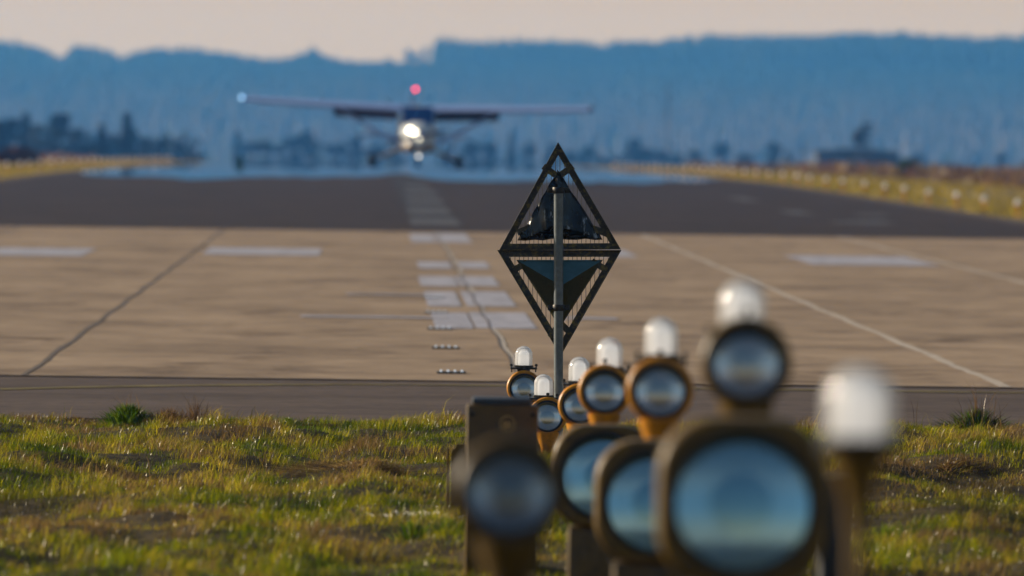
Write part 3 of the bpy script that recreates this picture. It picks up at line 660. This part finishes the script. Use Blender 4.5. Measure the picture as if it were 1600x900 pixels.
# ------------------------------------------------------------------ runway edge lights
def edge_light():
    root = empty('edge_light')
    MB().lathe([(.08, 0), (.08, .02), (.03, .04), (.025, .2), (.05, .24), (.085, .25), (.085, .27)], 'Z', 12, cap0=True, cap1=True).build('stem', M['ochre'], root)
    MB().lathe([(.065, .27), (.065, .34)] + [(.065 * math.cos(a), .34 + .065 * math.sin(a)) for a in np.linspace(.2, math.pi / 2, 5)], 'Z', 14).build('glass_dome', M['dome_bright'], root)
    return root
m, nt, bs = new_mat('clear_marker_dome'); bs.inputs['Base Color'].default_value = (.9, .9, .88, 1); bs.inputs['Roughness'].default_value = .12; bs.inputs['Coat Weight'].default_value = 1
bs.inputs['Subsurface Weight'].default_value = 0; M['dome_bright'] = m
ORD = 'first second third fourth fifth sixth seventh eighth ninth tenth eleventh twelfth thirteenth fourteenth fifteenth sixteenth seventeenth eighteenth nineteenth twentieth'.split()
proto = edge_light(); first = True
for side, X, ys_ in (('right', 14.5, list(np.arange(191, 520, 10.0))), ('left', -13.0, list(np.arange(296, 560, 10.0)))):
    for i, y in enumerate(ys_):
        x = X + random.uniform(-.05, .05)
        o = proto if first else copy_tree(proto); first = False
        o.location = (x, y, gz(x, y)); o['category'] = 'edge light'; o['group'] = f'row of small white lights along the {side} runway edge'
        T_ = 'twenty thirty'.split(); U_ = 'first second third fourth fifth sixth seventh eighth ninth'.split(); q = i + 1
        od = (ORD + ['twenty-' + u for u in U_] + ['thirtieth'] + ['thirty-' + u for u in U_])[i]
        o['label'] = f'small white domed light, {od} from the near end of the {side} runway edge row'

# ------------------------------------------------------------------ light aircraft
M['white_paint'] = simple('aircraft_pale_blue', (.42, .54, .92), .25, 0, .06, 4, 0)
M['hull'] = simple('aircraft_white', (.72, .78, .80), .25, 0, .06, 4, 0)
M['blue_paint'] = simple('aircraft_blue', (.02, .09, .30), .25, 0, .1, 4, 0)
M['flap'] = simple('aircraft_dark_blue', (.07, .07, .17), .4, 0, .1, 4, 0)
M['windscreen'] = simple('tinted_windscreen', (.008, .07, .26), .3, 0, .1, 4, 0)
M['tyre'] = simple('tyre_rubber', (.02, .02, .02), .8)
M['cowl'] = simple('cowling_grey', (.42, .34, .27), .3, 0, .3, 5, 0)
def emis(name, c, st):
    m, nt, bs = new_mat(name); bs.inputs['Base Color'].default_value = (*c, 1); bs.inputs['Emission Color'].default_value = (*c, 1); bs.inputs['Emission Strength'].default_value = st; return m
pc = P(650, 262, 50); plane = empty('light_aircraft', pc, (0, R(1.0), R(1.5)))
tag(plane, 'small high winged propeller aircraft just above the runway with its landing lights on', 'aircraft')
def ell(cx, cz, a, b, y, n=20, e=2.6):
    return [(cx + a * math.copysign(abs(math.cos(t)) ** (2 / e), math.cos(t)), y, cz + b * math.copysign(abs(math.sin(t)) ** (2 / e), math.sin(t))) for t in np.linspace(0, 2 * math.pi, n, endpoint=False)]
MB().loft([ell(0, .98, .30, .28, -1.95), ell(0, .95, .46, .40, -1.75), ell(0, .93, .52, .45, -1.2), ell(0, .98, .55, .50, -.7), ell(0, 1.22, .57, .72, 0.05), ell(0, 1.22, .57, .72, 1.1), ell(0, 1.2, .46, .55, 2.2), ell(0, 1.15, .2, .25, 4.4), ell(0, 1.12, .05, .12, 5.6)]).build('fuselage', M['hull'], plane, 40)
MB().loft([ell(0, .72, .30, .16, -1.93), ell(0, .68, .48, .21, -1.7), ell(0, .66, .52, .21, -.9), ell(0, .62, .45, .12, -.3)]).build('lower_cowling', M['cowl'], plane, 40)
MB().poly and None
mb = MB(); mb.poly([(-.46, -.78, 1.36), (.46, -.78, 1.36), (.50, -.12, 1.88), (-.50, -.12, 1.88), (-.46, -.72, 1.28), (.46, -.72, 1.28), (.5, 0.0, 1.86), (-.5, 0.0, 1.86)], [(0, 1, 2, 3), (0, 4, 5, 1), (1, 5, 6, 2), (2, 6, 7, 3), (3, 7, 4, 0), (4, 7, 6, 5)]); mb.build('windscreen', M['windscreen'], plane, 0, (0, -.15, .03))
MB().box((0, -.64, 1.67), (.05, .05, .64), .0, Matrix.Rotation(R(-52), 3, 'X')).build('screen_post', M['blue_paint'], plane)
def airfoil(x, z, ch, th, y0, n=8):
    pts = []
    for t in np.linspace(0, 1, n): pts.append((x, y0 + ch * t, z + th * (1.6 * math.sqrt(t) * (1 - t) + .02)))
    for t in np.linspace(1, 0, n): pts.append((x, y0 + ch * t, z - th * (.6 * math.sqrt(t) * (1 - t) + .02)))
    return pts
for k in (-1, 1):
    MB().loft([airfoil(k * .0, 1.78, 1.6, .26, 0), airfoil(k * 2.6, 1.84, 1.6, .25, 0), airfoil(k * 5.4, 1.95, 1.1, .18, .15)]).build('wing', M['white_paint'], plane, 40)
    mb = MB(); mb.loft([[(k * .58, 1.25, 1.76), (k * .58, 1.62, 1.50), (k * .58, 1.58, 1.46), (k * .58, 1.2, 1.68)], [(k * 2.6, 1.25, 1.82), (k * 2.6, 1.62, 1.56), (k * 2.6, 1.58, 1.52), (k * 2.6, 1.2, 1.74)]]); mb.build('flap', M['flap'], plane, 0)
    MB().tube((k * .55, .15, .72), (k * 2.45, .5, 1.76), .06, .05, 8).build('strut', M['white_paint'], plane)
    MB().tube((k * .42, .55, .62), (k * 1.3, .6, .22), .07, .05, 8).build('landing_gear_leg', M['cowl'], plane)
    MB().lathe([(.08, -.12), (.19, -.12), (.22, -.07), (.22, .07), (.19, .12), (.08, .12)], 'Y', 20, cap0=True, cap1=True).build('main_wheel', M['tyre'], plane, loc=(k * 1.36, .6, .19)).rotation_euler = (0, 0, R(90))
    MB().loft([airfoil(0, .96, .95, .10, 4.9), airfoil(k * 1.75, .96, .65, .08, 5.1)]).build('tailplane', M['flap'], plane, 40)
MB().loft([airfoil(k * 5.38, 1.94, 1.1, .22, .15), airfoil(k * 5.52, 1.98, .9, .18, .25)]).build('wing_tip', M['flap'], plane, 40)
MB().loft([airfoil(-5.38, 1.94, 1.1, .22, .15), airfoil(-5.52, 1.98, .9, .18, .25)]).build('wing_tip', M['blue_paint'], plane, 40)
mb = MB(); mb.loft([[(-.05, 4.5, 1.2), (.05, 4.5, 1.2), (.05, 5.7, 1.2), (-.05, 5.7, 1.2)], [(-.03, 5.15, 2.42), (.03, 5.15, 2.42), (.03, 5.75, 2.42), (-.03, 5.75, 2.42)]]); mb.build('tail_fin', M['blue_paint'], plane, 0)
bc = MB().lathe([(.045, 0), (.045, .06), (.03, .085), (0, .09)], 'Z', 12, (0.08, 5.3, 2.43)).build('beacon', emis('red_beacon', (1, .02, .05), 6), plane)
MB().lathe([(0, -.12), (.05, -.09), (.1, 0), (.12, .1)], 'Y', 20, (0, -2.05, 1.02)).build('spinner', M['white_paint'], plane)
mb = MB()
for k in (-1, 1): mb.loft([[(k * .08, -2.04, 1.05), (k * .08, -2.0, .99), (k * .08, -1.98, 1.0), (k * .08, -2.02, 1.06)], [(k * .5, -2.05, 1.02 + k * .1 + .05), (k * .5, -2.0, .98 + k * .1 - .05), (k * .5, -1.99, .98 + k * .1 - .05), (k * .5, -2.04, 1.02 + k * .1 + .05)], [(k * .92, -2.03, 1.0 + k * .22 + .03), (k * .92, -2.0, 1.0 + k * .22 - .03), (k * .92, -1.99, 1.0 + k * .22 - .03), (k * .92, -2.02, 1.0 + k * .22 + .03)]])
mb.build('propeller', M['flap'], plane, 0)
MB().tube((0, -1.4, .6), (0, -1.5, .25), .035, .03, 8).build('nose_leg', M['cowl'], plane)
MB().lathe([(.07, -.06), (.14, -.06), (.17, -.03), (.17, .03), (.14, .06), (.07, .06)], 'Y', 18, cap0=True, cap1=True).build('nose_wheel', M['tyre'], plane, loc=(0, -1.5, .18)).rotation_euler = (0, 0, R(90))
M['landing'] = emis('landing_light', (1, .86, .62), 7)
for x, z in ((-.28, 1.17), (-.14, 1.08), (0, .98)):
    MB().lathe([(.085, .03), (.085, -.005), (.06, -.02), (0, -.03)], 'Y', 16, (x, -1.98, z)).build('landing_light', M['landing'], plane)
MB().lathe([(.04, .02), (.04, -.01), (0, -.03)], 'Y', 10, (.02, -1.62, .36)).build('landing_light', emis('taxi_light', (1, .97, .9), 3), plane)
MB().lathe([(.04, -.05), (.06, 0), (.04, .06), (0, .07)], 'Z', 10, (-5.5, .2, 2.02)).build('wing_tip_light', emis('wing_tip_strobe', (.35, .65, 1), 1.8), plane)

# ------------------------------------------------------------------ far forest and hill
m, nt, bs = new_mat('hazed_conifers'); v = mapping(nt, (1, 1, 1))
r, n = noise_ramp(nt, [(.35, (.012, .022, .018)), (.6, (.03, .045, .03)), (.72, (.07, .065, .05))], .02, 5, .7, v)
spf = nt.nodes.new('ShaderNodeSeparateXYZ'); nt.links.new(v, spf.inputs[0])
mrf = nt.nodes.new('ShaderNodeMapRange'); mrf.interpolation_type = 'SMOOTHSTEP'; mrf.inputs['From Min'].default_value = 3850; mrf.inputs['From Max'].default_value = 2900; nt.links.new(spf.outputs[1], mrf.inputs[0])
nt.links.new(mixc(nt, mrf.outputs[0], r.outputs[0], (.125, .125, .145)), bs.inputs['Base Color'])  # haze at the hill foot painted as a paler tree colour
bs.inputs['Roughness'].default_value = 1; bs.inputs['Specular IOR Level'].default_value = 0; M['conifer'] = m
RIDGE = [(-700, 70), (-300, 66), (0, 62), (25, 64), (45, 68), (72, 78), (85, 92), (95, 86), (115, 68), (150, 70), (175, 84), (190, 95), (205, 78), (245, 72), (290, 76), (340, 78), (380, 86), (430, 92), (465, 86), (487, 72), (505, 84), (540, 96), (575, 103), (620, 104), (672, 106), (673, 62), (690, 58), (760, 62), (840, 60), (905, 62), (935, 68), (960, 62), (1020, 62), (1060, 56), (1120, 52), (1200, 54), (1300, 48), (1420, 50), (1530, 56), (1600, 54), (1900, 54), (2400, 60)]
RX = [a for a, b in RIDGE]; RY = [b for a, b in RIDGE]
M['hazed_wood'] = simple('far_hazed_woods', (.11, .11, .12), 1.0, 0, .25, .02, 0)  # pale tone meant as painted haze on the lower slope
def cone_trees(pos, hts, name, mat):
    V = []; L = []; Cn = []; base = 0
    for (x, y, z), h in zip(pos, hts):
        r = max(h, 9) * random.uniform(.15, .25); k = 7
        for (z0, z1, r0, r1) in ((.06, .5, 1, .45), (.32, .76, .75, .28), (.6, 1.0, .48, .0)):
            ph = random.random() * 6
            ring = [(x + math.cos(ph + q * 2 * math.pi / k) * r * r0 * random.uniform(.7, 1.25), y + math.sin(ph + q * 2 * math.pi / k) * r * r0, z + h * (z0 + random.uniform(-.04, .05))) for q in range(k)]
            V += ring + [(x + random.uniform(-.1, .1), y, z + h * z1)]
            for q in range(k): L += [base + q, base + (q + 1) % k, base + k]; Cn.append(3)
            base += k + 1
    return raw_mesh(name, V, L, Cn, mat)
pos = []; hts = []; low = []; lowh = []
for i in range(11500):
    if i < 4500: Y = random.uniform(3900, 4080)
    else: Y = 2720 + 1250 * random.random() ** .7
    s = F / Y; px = random.uniform(-250, 1850); X = (px - 577) / s; z = float(zprof(Y))
    if Y > 3900:
        top = np.interp(px, RX, RY) + (random.uniform(-2, 10) if random.random() > .06 else random.uniform(-8, -1)); hor = 193 + .0129 * (px - 800)
        h = 1.95 + (hor - top) / s - z
        if h < 3.5: h = random.uniform(3, 4.5)
    else: h = random.uniform(5, 10)
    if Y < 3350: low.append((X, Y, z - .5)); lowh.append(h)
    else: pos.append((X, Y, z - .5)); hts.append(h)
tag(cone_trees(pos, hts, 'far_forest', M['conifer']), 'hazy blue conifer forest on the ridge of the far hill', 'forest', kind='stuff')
tag(cone_trees(low, lowh, 'far_forest', M['conifer']), 'woods low on the far hill, paled by haze painted into their colour', 'forest', kind='stuff')

# ------------------------------------------------------------------ tree line
M['bark'] = simple('grey_bark', (.06, .05, .04), .9)
M['tree_leaf'] = simple('dull_tree_foliage', (.035, .05, .028), 1.0, 0, .5, .4, 0, c2=(.015, .025, .018))
M['bush_leaf'] = simple('green_bush_foliage', (.05, .11, .015), 1.0, 0, .4, .8, 0)
M['red_leaf'] = simple('red_brown_foliage', (.14, .05, .025), 1.0, 0, .4, .8, 0)
def leafy(mb, cen, rad, n, size):
    for i in range(n):
        d = Vector((random.gauss(0, 1), random.gauss(0, 1), random.gauss(0, 1))).normalized() * random.random() ** .45
        p = Vector(cen) + Vector((d.x * rad[0], d.y * rad[1], d.z * rad[2])); a = Vector((random.gauss(0, 1), random.gauss(0, 1), random.gauss(0, 1))).normalized(); b = a.orthogonal().normalized() * size * random.uniform(.5, 1.3); a = a * size * random.uniform(.5, 1.3)
        mb.poly([p - a - b * .4, p + b, p + a, p - b * .9], [(0, 1, 2, 3)])
def tree_mesh(kind, h=10.0, n=420):
    root = empty('tree'); t = MB(); c = MB()
    t.tube((0, 0, -.3), (.1, 0, h * .4), .26, .18, 8); t.tube((.1, 0, h * .4), (0, .1, h * .92), .18, .05, 8)
    if kind == 'spire':
        for i in range(16):
            f = i / 15; leafy(c, (0, 0, h * (.12 + .86 * f)), (h * .17 * (1 - f) + .15, h * .17 * (1 - f) + .15, h * .05), int(n / 12), .5)
            a = random.uniform(0, 6.28); t.tube((0, 0, h * (.12 + .8 * f)), (math.cos(a) * h * .15 * (1 - f), math.sin(a) * h * .15 * (1 - f), h * (.12 + .8 * f)), .05, .02, 5)
    else:
        for i in range(11 if kind == 'round' else 8):
            a = random.uniform(0, 6.28); f = random.uniform(.35, .95); rr_ = h * (.30 if kind == 'round' else .22) * math.sin(math.pi * min(1, f * .85 + .1)) * random.uniform(.4, 1)
            e = (math.cos(a) * rr_, math.sin(a) * rr_, h * f); t.tube((0.05, 0, h * (f * .55)), e, .09, .02, 5)
            leafy(c, e, (h * .13, h * .13, h * .10), int(n / 8) if kind != 'bare' else int(n / 14), .5)
            if kind == 'bare':
                for q in range(7): t.tube(e, (e[0] + random.gauss(0, .8), e[1] + random.gauss(0, .8), e[2] + random.uniform(.2, 1.6)), .035, .01, 4)
    t.build('trunk', M['bark'], root, 0); c.build('crown', M['tree_leaf'], root, 0); return root
kinds = {'round': [], 'spire': [], 'bare': []}
used = set()
for k in kinds:
    for j in range(3): kinds[k].append(tree_mesh(k))
KEEP_FIRST = {k: list(v) for k, v in kinds.items()}
def put_tree(px, top, wpx, kind, Y, label, group):
    fresh = [q for q in kinds[kind] if q.name not in used]; src = fresh[0] if fresh else random.choice(kinds[kind]); o = src if src.name not in used else copy_tree(src); used.add(src.name)
    s = F / Y; X = (px - 577) / s; z = float(zprof(Y)); hor = 193 + .0129 * (px - 800); H = 1.95 + (hor - top) / s - z
    o.location = (X, Y, z - .2); sx = wpx / s / (6.0 if kind == 'round' else 3.6 if kind == 'spire' else 4.6); o.scale = (sx, sx, H / 10.0); o.rotation_euler = (0, 0, random.uniform(0, 6.28))
    tag(o, label, 'tree', group)
TL = [(-60, 188, 60, 'round'), (-20, 182, 60, 'round'), (10, 184, 55, 'round'), (38, 176, 40, 'spire'), (66, 186, 50, 'round'), (92, 176, 46, 'round'), (122, 190, 46, 'round'), (156, 192, 34, 'spire'),
      (196, 176, 40, 'spire'), (222, 206, 34, 'round'), (250, 212, 24, 'spire'), (276, 216, 30, 'bare'), (300, 230, 34, 'bare')]
MLn = [(368, 206, 24, 'spire'), (392, 207, 36, 'round'), (418, 208, 36, 'round'), (446, 206, 40, 'round'), (474, 204, 34, 'round'), (498, 208, 36, 'round'), (524, 212, 36, 'round'), (552, 214, 34, 'bare'), (582, 214, 36, 'round'), (612, 218, 36, 'bare')]
RL = [(700, 220, 40, 'bare'), (732, 212, 36, 'round'), (764, 214, 36, 'round'), (796, 208, 30, 'spire'), (822, 212, 34, 'round'), (858, 222, 36, 'bare'), (892, 226, 40, 'round'), (922, 222, 34, 'round'), (955, 226, 40, 'bare'), (985, 214, 40, 'bare'),
      (1014, 210, 56, 'bare'), (1050, 222, 40, 'bare'), (1082, 234, 30, 'round'), (1122, 212, 38, 'round'), (1160, 238, 34, 'round'), (1207, 222, 32, 'round'), (1232, 234, 26, 'bare'), (1252, 228, 14, 'spire'), (1436, 220, 30, 'bare'), (1400, 242, 30, 'bare'), (1482, 236, 30, 'bare'), (1562, 236, 30, 'spire'), (1610, 232, 40, 'bare'), (1650, 225, 40, 'round')]
ORD = 'first second third fourth fifth sixth seventh eighth ninth tenth eleventh twelfth thirteenth fourteenth fifteenth sixteenth seventeenth eighteenth nineteenth twentieth'.split()
KN = {'round': 'dense round', 'spire': 'narrow pointed', 'bare': 'thin bare'}
for lst, where, Yb in ((TL, 'in the dark far left clump', 950), (MLn, 'left of the aircraft', 1500), (RL, 'right of the aircraft', 1500)):
    cnt = {}
    for px, top, wpx, k in lst:
        q = cnt[k] = cnt.get(k, -1) + 1
        put_tree(px, top, wpx, k, Yb + random.uniform(-40, 60), f'{KN[k]} hazy tree, {ORD[q]} such from the left, {where}', f'{KN[k]} trees {where}')
for px, wd_ in ((632, 'left'), (646, 'middle'), (662, 'right')):
    put_tree(px, 72 + random.uniform(-4, 8), 16, 'bare', 4010, wd_ + ' one of three pale bare trees in the gap on the ridge', 'bare trees on the ridge gap')
for px0, px1, Y in ((-40, 310, 1000), (350, 900, 1560), (880, 1640, 1560)):     # low scrub below the trees
    mb = MB(); s = F / Y
    for px in np.arange(px0, px1, 7): X = (px - 577) / s; leafy(mb, (X, Y, float(zprof(Y)) + 1.6), (.8, .8, 2.0 + 1.5 * random.random()), 26, .45)
    o = mb.build('scrub', M['tree_leaf'], None, 0); tag(o, 'low hazy scrub filling the foot of the far trees', 'scrub', kind='stuff')
def bush(px, py, s, w_, h_, mat, label):
    Y = F / s; X = (px - 577) / s; z = gz(X, Y); mb = MB(); leafy(mb, (0, 0, h_ * .5), (w_ / 2, w_ / 2, h_ * .55), 700, .06 * w_)
    for q in range(6): mb.tube((0, 0, -.05), (random.gauss(0, .2) * w_, random.gauss(0, .2) * w_, h_ * .7), .03, .01, 5)
    hor = 193 + .0129 * (px - 800); zz = 1.95 + (hor - py) / s
    o = mb.build('bush', mat, None, 0, (X, Y, z)); tag(o, label, 'bush')
bush(1415, 266, 32, 1.0, .85, M['bush_leaf'], 'round green bush on the brown heath at the right')
bush(25, 262, 32, 2.2, .8, M['red_leaf'], 'reddish brown bush at the far left edge of the grass')
bush(372, 262, 30, .5, .5, M['bush_leaf'], 'small green bush at the far left runway edge')
# brown heath humps on the right, yellow grass on the shoulders: stuff
def rough_grass(name, x0, x1, y0, y1, n, pal, hmax, label):
    X = rng.uniform(x0, x1, n); Y = y0 + (y1 - y0) * rng.random(n) ** 1.3; Z = zprof(Y); cl = vnoise(X * .35, Y * .12); H = hmax * (.2 + cl ** 2 * 1.2) * rng.uniform(.5, 1.2, n)
    a = rng.uniform(0, 3.14, n); W = .05 + H * .22; cx, cy = np.cos(a) * W, np.sin(a) * W; l = rng.normal(0, .25, (n, 2)) * H[:, None]
    co = np.stack([np.stack([X - cx, Y - cy, Z], -1), np.stack([X + cx, Y + cy, Z], -1), np.stack([X + l[:, 0], Y + l[:, 1], Z + H], -1)], 1).reshape(-1, 3)
    o = raw_mesh(name, co, np.arange(3 * n), np.full(n, 3), M['grass']); C = np.array(pal)[rng.integers(0, len(pal), n)] * rng.uniform(.7, 1.3, (n, 1))
    full = np.ones((n, 3, 4), np.float32); full[:, :, :3] = C[:, None, :]; at = o.data.color_attributes.new('Col', 'FLOAT_COLOR', 'POINT'); at.data.foreach_set('color', full.ravel())
    tag(o, label, 'grass', kind='stuff')
rough_grass('heath', 22, 60, 230, 620, 26000, [(.10, .055, .03), (.14, .085, .04), (.07, .04, .03), (.17, .12, .04)], .55, 'brown heath beyond the right row of lights')
rough_grass('heath', -50, -19, 260, 620, 18000, [(.12, .05, .03), (.14, .085, .04), (.07, .04, .03)], .5, 'brown heath beyond the left row of lights')
rough_grass('dry_grass', 14.2, 23, 165, 620, 26000, [(.22, .17, .03), (.28, .21, .05), (.14, .11, .02)], .10, 'yellow dry grass on the right runway shoulder')
rough_grass('dry_grass', -20, -11.8, 200, 620, 18000, [(.22, .17, .03), (.28, .21, .05), (.14, .11, .02)], .10, 'yellow dry grass on the left runway shoulder')

# ------------------------------------------------------------------ far building with mast, pole
M['bld'] = simple('grey_hall_wall', (.10, .11, .13), .9)
Y = 980; s = F / Y; X = (1335 - 577) / s; z = float(zprof(Y)); root = empty('airfield_building', (X, Y, z)); tag(root, 'long low hazy grey airfield hall at the right below the mast', 'building')
hb = 1.95 + (200 - 238) / s - z
MB().box((0, 0, hb / 2), (9.4, 7, hb), .05).build('wall', M['bld'], root)
mb = MB(); mb.prism([(-4.9, hb), (-4.9, hb + .12), (.2, hb + .5), (5.0, hb - .02 + .12), (5.0, hb)], -3.7, 3.7); mb.build('roof', M['dark_metal'], root, 0)
for k in range(5): MB().box((-3.6 + k * 1.8, -3.51, hb * .55), (1.0, .06, .9), .01).build('window', M['windscreen'], root)
root = empty('lattice_mast', (X + .3, Y - 12, z)); tag(root, 'dark lattice mast with platforms standing over the low grey hall', 'mast')
ht = 1.95 + (200 - 168) / s - z; t = MB()
for a in range(4):
    ca, sa = math.cos(a * 1.571 + .785), math.sin(a * 1.571 + .785); t.tube((ca * 1.3, sa * 1.3, 0), (ca * .35, sa * .35, ht * .75), .09, .06, 6)
    for q in range(7):
        f = q / 7 * .75; f2 = (q + 1) / 7 * .75; r1 = 1.3 - .95 * f / .75; r2 = 1.3 - .95 * f2 / .75; cb, sb = math.cos((a + 1) * 1.571 + .785), math.sin((a + 1) * 1.571 + .785)
        t.tube((ca * r1, sa * r1, ht * f), (cb * r2, sb * r2, ht * f2), .05, n=5)
t.tube((0, 0, ht * .7), (0, 0, ht), .06, .03, 6); t.build('lattice', M['dark_metal'], root, 0)
MB().box((-.2, 0, ht * .66), (1.9, 1.4, .5), .05).box((.3, 0, ht * .76), (1.3, 1, .35), .05).build('platform', M['dark_metal'], root)
MB().lathe([(0, 0), (.5, .1), (.75, .3), (.8, .35)], 'Y', 18, (-.7, -.8, ht * .56)).build('dish', M['dark_metal'], root)
Y = 1600; s = F / Y; X = (1040 - 577) / s; z = float(zprof(Y)); root = empty('radio_mast', (X, Y, z)); tag(root, 'thin faint radio mast above the far trees right of the diamond sign', 'mast')
ht = 1.95 + (196 - 128) / s - z; MB().tube((0, 0, 0), (0, 0, ht), .35, .12, 8).build('pole', M['dark_metal'], root)
mb = MB(); [mb.tube((-1.0, 0, ht * f), (1.0, 0, ht * f), .08, n=6) for f in (.72, .86, .95)]; mb.build('crossbar', M['dark_metal'], root)
